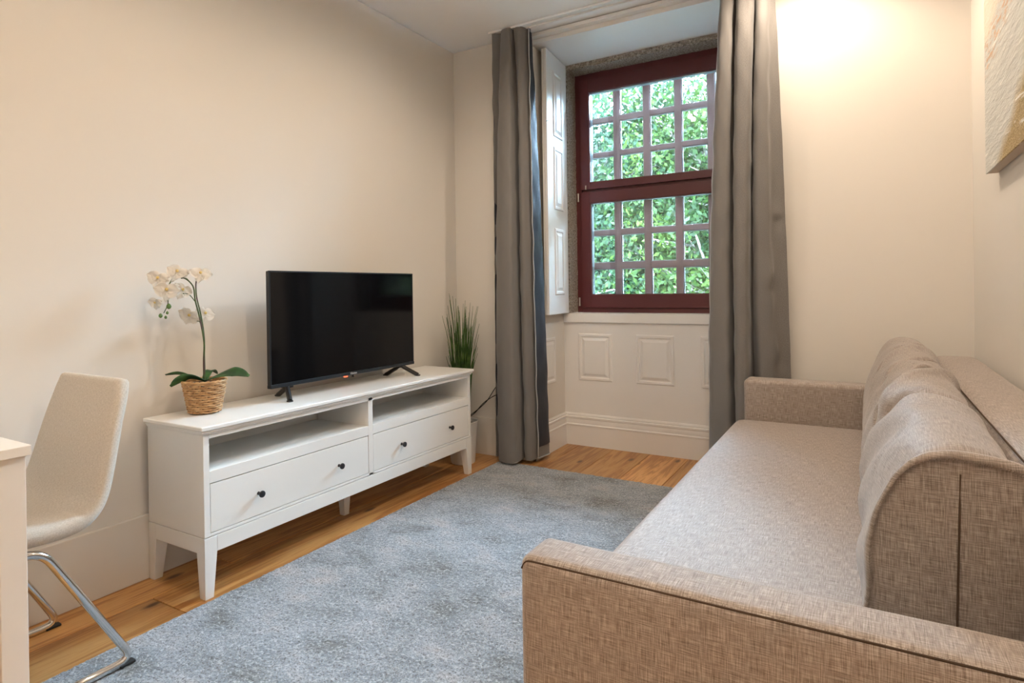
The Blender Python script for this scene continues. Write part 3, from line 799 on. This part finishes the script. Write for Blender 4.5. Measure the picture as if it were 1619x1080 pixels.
    BL = [((.084, 1.137, 1.088), (.55, -.7, .15), .040), ((.116, 1.189, 1.110), (.5, -.6, .5), .042), ((.129, 1.142, 1.045), (.7, -.65, .1), .043), ((.128, 1.198, 1.045), (.8, .0, .1), .037),
          ((.171, 1.242, 1.104), (.6, -.3, .4), .040), ((.096, 1.121, 1.002), (.3, -.8, -.2), .028), ((.075, 1.258, .950), (.55, -.65, -.2), .042), ((.115, 1.292, .955), (.85, .05, .1), .040)]
    for k, (p_, f_, s_) in enumerate(BL): blossom(p_, f_, s_, k)
    for p_, s_ in (((.128, 1.149, .989), .0085), ((.102, 1.134, .956), .007), ((.123, 1.146, .966), .005), ((.118, 1.143, .950), .005)):
        v, f = lathe([(0.0001, -s_*1.2), (.6*s_, -.9*s_), (s_, -.2*s_), (.85*s_, .5*s_), (.4*s_, 1.1*s_), (.0001, 1.3*s_)], p_, 14); obj('bud', v, f, M['bud'], r, smooth=True)
orchid()

# ------------------------------------------------------------------ tall grass in a white pot
def rush():
    c = (.185, 2.872, 0)
    r = thing('potted_grass', c, 'tall green rush plant in a white pot behind the TV bench', 'potted plant')
    v, f = lathe([(0, 0), (.068, 0), (.072, .004), (.092, .245), (.095, .250), (.092, .252), (.088, .248), (.086, .225), (0, .225)], c, 40); obj('pot', v, f, M['pot'], r, autos=35)
    v, f = lathe([(0, .222), (.087, .222), (.087, .2265), (0, .232)], c, 24); obj('soil', v, f, M['soil'], r)
    rn = random.Random(5); b = MB()
    for k in range(125):
        a = rn.uniform(0, 2*PI); q = math.sqrt(rn.random())*.045; hgt = rn.uniform(.40, .80)*(1 if q < .03 else .92)
        x, y = c[0]+q*math.cos(a), c[1]+q*math.sin(a); ln_ = rn.uniform(.1, 1.0)*.085
        a2 = a+rn.uniform(-.6, .6); dx, dy = math.cos(a2)*ln_, math.sin(a2)*ln_
        dy = max(dy, c[1]-.09-y if False else dy)
        pts = [(x, y, .22), (x+dx*.15, y+dy*.15, .22+hgt*.4), (x+dx*.5, y+dy*.5, .22+hgt*.75), (x+dx, y+dy, .22+hgt)]
        p = catmull(pts, 4); n = len(p)
        b.add(*tube(p, [.0030*(1-.7*(i/(n-1))**2) for i in range(n)], 5))
    tag(b.build('blades', M['grass'], r, smooth=True), kind='stuff')
rush()

# ------------------------------------------------------------------ cables between bench and wall
def cables():
    P1 = [(.06, 2.745, .20), (.08, 2.99, .215), (.13, 3.052, .25), (.236, 3.055, .335), (.308, 3.055, .43), (.36, 3.06, .47)]
    v, f = tube(catmull(P1, 8), .0026, 8)
    tag(obj('cable', v, f, M['rubber'], smooth=True), 'upper black power cable running from the TV bench behind the curtain', 'cable')
    P2 = [(.045, 2.745, .19), (.07, 3.0, .205), (.13, 3.062, .244), (.20, 3.066, .315), (.25, 3.066, .352), (.307, 3.066, .382), (.36, 3.066, .39)]
    v, f = tube(catmull(P2, 8), .0026, 8)
    tag(obj('cable', v, f, M['rubber'], smooth=True), 'lower black power cable running from the TV bench behind the curtain', 'cable')
cables()

# ------------------------------------------------------------------ sofa
def soft_box(name, x0, x1, y0, y1, z0, z1, m_, parent, bev=.02, crown=0, n=28, jitter=.0015):
    """rounded upholstered block with slight softness"""
    bm = bmesh.new()
    vs = [bm.verts.new(p) for p in bv(x0, x1, y0, y1, z0, z1)]
    for q in BF: bm.faces.new([vs[i] for i in q])
    bmesh.ops.recalc_face_normals(bm, faces=bm.faces)
    bmesh.ops.bevel(bm, geom=list(bm.edges), offset=bev, segments=5, profile=.5, affect='EDGES')
    ed = [e for e in bm.edges if e.calc_length() > .12]
    for it in range(4):
        ed = [e for e in bm.edges if e.calc_length() > .10]
        if not ed: break
        bmesh.ops.subdivide_edges(bm, edges=ed, cuts=1, use_grid_fill=True)
    bm.normal_update()
    cx, cy_ = (x0+x1)/2, (y0+y1)/2
    for q in bm.verts:
        w = q.co
        q.co = w+q.normal*jitter*mnoise.noise(w*9)
        if crown and w.z > (z0+z1)/2:
            u = (w.x-cx)/((x1-x0)/2); v_ = (w.y-cy_)/((y1-y0)/2)
            q.co.z += crown*max(0, 1-u*u)*max(0, 1-v_**4)
    V = [tuple(q.co) for q in bm.verts]; bm.verts.index_update(); F = [tuple(x.index for x in fc.verts) for fc in bm.faces]; bm.free()
    return obj(name, V, F, m_, parent, smooth=True)

def make_sofa():
    r = thing('sofa', (2.2, 1.77, 0), 'taupe woven fabric sofa with low square arms along the right wall', 'sofa')
    S = M['sofa']
    xa = 1.806; AY = (.716, .812); FY = (2.722, 2.838); ZA = .62
    for (y0, y1), inner in ((AY, 1), (FY, -1)):
        a = soft_box('arm', xa, 2.60, y0, y1, .045, ZA, S, r, .019, 0, jitter=.0008)
        yo = y0+.0048 if inner > 0 else y1-.0048
        pts = [(xa+.0045, yo+.001, ZA-.022), (xa+.012, yo, ZA-.0075), (2.58, yo, ZA-.0048)]
        v, f = tube(bend(pts, .010, 4), .0016, 6); obj('piping', v, f, M['piping'], a, smooth=True)
    seat = soft_box('seat', 1.768, 2.52, AY[1]+.002, FY[0]-.002, .27, .450, M['sofa'], r, .042, .012)
    soft_box('base', 1.80, 2.55, AY[1], FY[0], .06, .268, S, r, .012)
    back = soft_box('backrest', 2.485, 2.655, .73, 2.80, .10, .752, S, r, .045, .0)
    v, f = tube([(2.497, .76, .744), (2.496, 1.5, .7445), (2.497, 2.77, .744)], .0015, 6); obj('piping', v, f, M['piping'], back, smooth=True)
    for x in (1.86, 2.56):
        for y in (.78, 2.78): box('leg', x-.025, x+.025, y-.025, y+.025, .0145 if x < 2.07 else 0, .05, M['black'], r, bevel=.003)
make_sofa()

def make_cushion():
    y0, y1 = .955, 2.685
    # section in x,z (clockwise), near end and far end
    near = [(2.285, .462), (2.268, .50), (2.268, .58), (2.285, .66), (2.315, .725), (2.347, .768), (2.385, .782), (2.43, .776), (2.462, .762), (2.476, .73), (2.48, .64), (2.48, .52), (2.468, .466), (2.38, .456)]
    far = [(2.285, .462), (2.266, .50), (2.266, .59), (2.285, .68), (2.315, .755), (2.352, .808), (2.395, .828), (2.436, .822), (2.462, .80), (2.476, .76), (2.48, .66), (2.48, .52), (2.468, .466), (2.38, .456)]
    cn = np.array(catmull(near, 6, True)); cf = np.array(catmull(far, 6, True)); nu = len(cn)
    nv = 260; V = np.zeros((nv, nu, 3)); ctr = np.array([2.376, .61])
    for j in range(nv):
        t = j/(nv-1); y = y0+(y1-y0)*t
        tt = t**.8
        c = cn*(1-tt)+cf*tt
        e = min(t, 1-t)*(y1-y0)
        s = 1 if e > .014 else 1-.05*(1-e/.014)**2
        V[j, :, 0] = ctr[0]+(c[:, 0]-ctr[0])*s; V[j, :, 1] = y; V[j, :, 2] = ctr[1]+(c[:, 1]-ctr[1])*s
    d = np.roll(V, -1, 1)-np.roll(V, 1, 1)
    nx_ = -d[:, :, 2]; nz_ = d[:, :, 0]; L_ = np.sqrt(nx_**2+nz_**2)+1e-9; nx_ /= L_; nz_ /= L_
    sgn = np.sign(np.mean(nx_*(V[:, :, 0]-ctr[0])+nz_*(V[:, :, 2]-ctr[1]))); nx_ *= sgn; nz_ *= sgn
    X, Y, Z = V[:, :, 0].copy(), V[:, :, 1].copy(), V[:, :, 2].copy()
    topw = np.clip((Z-.66)/.08, 0, 1); frontw = np.clip((2.36-X)/.06, 0, 1)
    D = np.zeros_like(X)
    def crease(yc, slope, w, depth, mask):
        return -depth*np.exp(-((Y-yc-slope*(X-2.38))/w)**2)*mask
    D += crease(2.36, 1.6, .016, .042, topw*np.clip((2.46-X)/.05, 0, 1)); D += .012*np.exp(-((Y-2.25-1.2*(X-2.38))/.05)**2)*topw
    D += crease(1.80, 1.5, .015, .036, topw*np.clip((2.47-X)/.04, 0, 1)); D += .014*np.exp(-((Y-1.71-1.5*(X-2.38))/.045)**2)*topw
    D += crease(1.50, -.9, .018, .013, topw); D += crease(2.02, .8, .015, .012, topw)
    D += crease(1.30, 1.2, .02, .006, topw*frontw)
    # long drag folds on the front face, running down towards the near end
    D += .007*np.sin((Y*1.0+Z*1.15)*26+2*np.sin(Y*3))*frontw*np.clip((Z-.47)/.1, 0, 1)*np.clip((.80-Z)/.05, 0, 1)*np.clip((2.2-Y)/.6, .25, 1)
    D += .004*np.sin(Y*23+X*40)*np.sin(Z*21+Y*5)*topw
    lip = np.exp(-((Y-y0-.006)/.020)**2)*topw; D += .016*lip          # cloth folding over the near end
    D += -.010*np.exp(-((Y-y0-.055)/.02)**2)*topw
    V[:, :, 0] += nx_*D; V[:, :, 2] += nz_*D
    V[:, :, 2] = np.maximum(V[:, :, 2], .4635)
    verts = V.reshape(-1, 3).tolist(); F = grid_faces(nu, nv, True)
    # end caps as concentric rings, puffed
    for j, sg in ((0, -1), (nv-1, 1)):
        base = j*nu; prev = list(range(base, base+nu)); ring = V[j]; cc = ring.mean(0)
        for q, s in enumerate((.97, .90, .65, .4, .18)):
            st_ = len(verts)
            for i in range(nu):
                p = cc+(ring[i]-cc)*s; p = p.copy(); p[1] += (.009 if q < 2 else .005)*(-sg) + .0012*math.sin(p[2]*60+p[0]*25)
                p[2] = max(p[2], .4635); verts.append(tuple(p))
            cur = list(range(st_, st_+nu))
            for i in range(nu): F.append((prev[i], prev[(i+1) % nu], cur[(i+1) % nu], cur[i]))
            prev = cur
        st_ = len(verts); verts.append(tuple(cc+np.array([0, -sg*.005, 0])))
        for i in range(nu): F.append((prev[i], prev[(i+1) % nu], st_))
    o = obj('sofa_cushion', verts, F, M['cushion'], smooth=True)
    tag(o, 'long crumpled taupe back cushion resting on the sofa seat', 'cushion')
    p = [(2.393, y0+.008, .762), (2.392, y0+.0065, .74), (2.391, y0+.0045, .70), (2.389, y0+.0025, .64), (2.387, y0+.0025, .56), (2.385, y0+.005, .49)]
    v, f = tube(catmull(p, 5), .0014, 6); obj('seam', v, f, M['piping'], o, smooth=True)
make_cushion()

# ------------------------------------------------------------------ painting
pt = thing('painting', (2.652, 1.94, 1.405), 'cream and gold textured abstract canvas hanging on the right wall', 'painting')
py0, py1, pz0, pz1 = 1.30, 2.508, 1.402, 2.20
box('stretcher', 2.640, 2.669, py0+.001, py1-.001, pz0+.001, pz1-.001, M['canvas'], pt, bevel=.001)
fv = bv(2.6355, 2.6402, py0, py1, pz0, pz1)
obj('canvas', fv, BF, M['painting'], pt, bevel=.001)

# ------------------------------------------------------------------ dining chair
def make_chair():
    r = thing('dining_chair', (.30, .62, 0), 'beige upholstered dining chair with bent chrome frame at the white table', 'chair')
    prof = [(.30, .425), (.315, .452), (.36, .462), (.46, .458), (.56, .452), (.64, .448), (.69, .456), (.722, .485), (.742, .54), (.760, .61), (.778, .68), (.797, .745), (.812, .80)]
    C = catmull([(y, z, 0) for y, z in prof], 4); n = len(C); nw = 15; th = .044
    front = []; backv = []
    for i, q in enumerate(C):
        t = C[min(i+1, n-1)]-C[max(i-1, 0)]; t = t/np.linalg.norm(t); nn_ = np.array([-t[1], t[0]])   # up / forward side
        u = i/(n-1)
        xc = .293-.005*u; hw = .215+.012*math.sin(PI*u*1.1) - .036*max(0, (u-.5)/.5)**1.2
        e0 = min(u*n/5, (1-u)*n/4, 1); hwc = hw*(.95+.05*math.sqrt(max(0, min(1, e0))))
        for j in range(nw):
            e = (j-(nw-1)/2)/((nw-1)/2); ee = math.copysign(abs(e)**.9, e)
            puff = .010*(1-e*e)*math.sin(PI*u)
            tw = th*(.75+.25*math.sqrt(max(0, 1-abs(e)**6)))
            front.append((xc+ee*hwc, q[0]+nn_[0]*puff, q[1]+nn_[1]*puff+.006*e*e*(1 if u < .5 else 0)))
            backv.append((xc+ee*hwc, q[0]-nn_[0]*tw, q[1]-nn_[1]*tw))
    V = front+backv; N0 = len(front); F = []
    for i in range(n-1):
        for j in range(nw-1):
            a = i*nw+j; F.append((a, a+1, a+nw+1, a+nw)); F.append((N0+a, N0+a+nw, N0+a+nw+1, N0+a+1))
        a = i*nw; F.append((a, a+nw, N0+a+nw, N0+a)); a = i*nw+nw-1; F.append((a, N0+a, N0+a+nw, a+nw))
    for j in range(nw-1):
        F.append((j, N0+j, N0+j+1, j+1)); a = (n-1)*nw+j; F.append((a, a+1, N0+a+1, N0+a))
    sh_ = obj('seat_shell', V, F, M['chair'], r, smooth=True, sub=1)
    for x, zf in ((.083, .0), (.508, .014)):
        b0 = .0105
        pts = [(x+.0, .47, .402), (x, .60, .402), (x, .812, zf+b0), (x, .36, zf+b0)]
        out = bend(pts, .045, 8)
        v, f = tube(out, .0105, 14); lg = obj('leg', v, f, M['chrome'], r, smooth=True)
        box('glide', x-.011, x+.011, .775, .815, zf+.0002, zf+.0075, M['rubber'], lg, bevel=.002)
    v, f = tube([(.083, .36, .0105), (.508, .36, .0245)], .0105, 14); obj('front_bar', v, f, M['chrome'], r, smooth=True)
    v, f = tube([(.083, .49, .402), (.508, .49, .402)], .009, 12); obj('seat_bar', v, f, M['chrome'], r, smooth=True)
make_chair()

# ------------------------------------------------------------------ white table at the left
def make_table():
    r = thing('dining_table', (.40, .05, 0), 'white square-legged dining table at the left edge', 'table')
    L = M['lacq']; xb, yb = .852, .452; xa, ya = -0.0+.02, -.75
    box('table_top', xa, xb, ya, yb, .720, .740, L, r, bevel=.0015)
    for fx, sx in ((xb-.010, -1), (xa+.01, 1)):
        for fy, sy in ((yb-.006, -1), (ya+.006, 1)):
            x0, x1 = sorted((fx, fx+sx*.045)); y0, y1 = sorted((fy, fy+sy*.045)); box('leg', x0, x1, y0, y1, 0, .7195, L, r, bevel=.002)
    for x in (xb-.012-.018, xa+.012): box('apron', x, x+.018, ya+.051, yb-.051, .632, .7195, L, r, bevel=.002)
    for y in (yb-.008-.018, ya+.008): box('apron', xa+.055, xb-.055, y, y+.018, .632, .7195, L, r, bevel=.002)
make_table()

# ------------------------------------------------------------------ trees outside the window
def tree(name, label, base, h, crown, lm, seed, nleaf, leaf=.10):
    r = thing(name, base, label, 'tree', 'trees outside the window')
    rn = np.random.default_rng(seed); rd = random.Random(seed)
    cx, cy_, cz = base[0], base[1], crown[2]
    rx, rz = crown[0], crown[1]
    v, f = tube(catmull([base, (base[0]+.1, base[1], base[2]+h*.4), (base[0]-.1, base[1]+.1, cz-rz*.2), (base[0]+.15, base[1], cz+rz*.4)], 6), [.20*(1-.035*i) for i in range(19)], 9)
    obj('trunk', v, f, M['bark'], r, smooth=True)
    tips = []; bb_ = MB()
    for k in range(30):
        a = rd.uniform(0, 2*PI); z0 = cz-rz*.75+rd.random()*rz*1.2; q = rx*(.55+.45*rd.random()); el = rd.uniform(.0, .6)*rz
        p = [(base[0], base[1], z0), (base[0]+math.cos(a)*q*.4, base[1]+math.sin(a)*q*.4, z0+el*.3+rd.uniform(-.1, .2)), (base[0]+math.cos(a)*q, base[1]+math.sin(a)*q, z0+el)]
        pc = catmull(p, 5); n = len(pc); bb_.add(*tube(pc, [.055*(1-.85*i/n) for i in range(n)], 5))
        tips += [pc[n//2], pc[-3], pc[-1]]
        for s in range(3):
            st_ = pc[rd.randrange(4, n)]; a2 = a+rd.uniform(-1.2, 1.2); l2 = rd.uniform(.4, 1.0)
            e = (st_[0]+math.cos(a2)*l2, st_[1]+math.sin(a2)*l2, st_[2]+rd.uniform(-.1, .6)); bb_.add(*tube([st_, e], [.02, .006], 4)); tips.append(np.array(e))
    bb_.build('branches', M['bark'], r, smooth=True)
    # leaf clusters around twig tips and through an ellipsoid
    nc = 330
    dirs = rn.normal(size=(nc, 3)); dirs /= np.linalg.norm(dirs, axis=1)[:, None]; rad = rn.random(nc)**.40
    cl_ = np.array([cx, cy_, cz])+dirs*rad[:, None]*np.array([rx, rx, rz])
    cl_ = np.concatenate([cl_, np.array(tips)]); ids = rn.integers(0, len(cl_), nleaf)
    pos = cl_[ids]+rn.normal(size=(nleaf, 3))*np.array([.24, .24, .17])
    ax = rn.normal(size=(nleaf, 3)); ax[:, 2] -= .3; ax /= np.linalg.norm(ax, axis=1)[:, None]
    sd_ = np.cross(ax, rn.normal(size=(nleaf, 3))); sd_ /= np.linalg.norm(sd_, axis=1)[:, None]
    nm = np.cross(ax, sd_)
    l_ = leaf*(.6+.7*rn.random(nleaf))[:, None]; w_ = l_*.24
    A = pos; B = pos+ax*l_*.5+sd_*w_+nm*l_*.06; C_ = pos+ax*l_; D_ = pos+ax*l_*.5-sd_*w_+nm*l_*.06
    V = np.stack([A, B, C_, D_], 1).reshape(-1, 3)
    org = np.array([cx, cy_, cz])
    me = bpy.data.meshes.new('foliage'); me.vertices.add(nleaf*4); me.vertices.foreach_set('co', (V-org).ravel())
    me.loops.add(nleaf*4); me.loops.foreach_set('vertex_index', np.arange(nleaf*4, dtype=np.int32))
    me.polygons.add(nleaf); me.polygons.foreach_set('loop_start', np.arange(0, nleaf*4, 4, dtype=np.int32)); me.update(calc_edges=True)
    me.materials.append(lm); o = bpy.data.objects.new('foliage', me); link(o, r, org); o['kind'] = 'stuff'
    return r
GZ = -3.2
tree('leafy_tree', 'green leafy tree with forked branches at right in the window view', (.55, 9.6, GZ), 6, (2.2, 2.9, 2.1), M['leafA'], 21, 38000)
tree('leafy_tree', 'pale green leafy tree at left in the window view', (-2.2, 9.9, GZ), 6, (2.3, 3.0, 2.2), M['leafB'], 22, 42000)
tree('leafy_tree', 'dense green tree low behind the other two in the window view', (-1.0, 14.0, GZ), 7, (3.4, 3.4, 2.0), M['leafA'], 23, 34000, .15)
tree('leafy_tree', 'green tree far back at left in the window view', (-5.0, 15.0, GZ), 6, (3.0, 3.0, 1.4), M['leafB'], 31, 20000, .2)
tree('leafy_tree', 'green tree far back at right in the window view', (2.6, 14.2, GZ), 6, (3.0, 3.0, 1.4), M['leafB'], 32, 20000, .2)
# unseen trees added on both sides to screen the room from low skylight
for k, (tx, ty, where) in enumerate(((4.3, 9.0, 'first unseen leafy tree added right of the window view to block low skylight'), (8.6, 7.6, 'second unseen leafy tree added right of the window view to block low skylight'), (7.2, 13.0, 'unseen leafy tree added far back at right to block low skylight'), (-6.8, 9.5, 'unseen leafy tree added left of the window view to block low skylight'))):
    tree('leafy_tree', where, (tx, ty, GZ), 5, (2.5, 2.4, 1.9), M['leafA'], 40+k, 22000, .15)
gr = box('ground', -30, 30, 4.2, 50, GZ-.3, GZ, painted('meadow_ground', (.03, .035, .025), 1, .2, 3), bevel=0)
tag(gr, kind='structure')
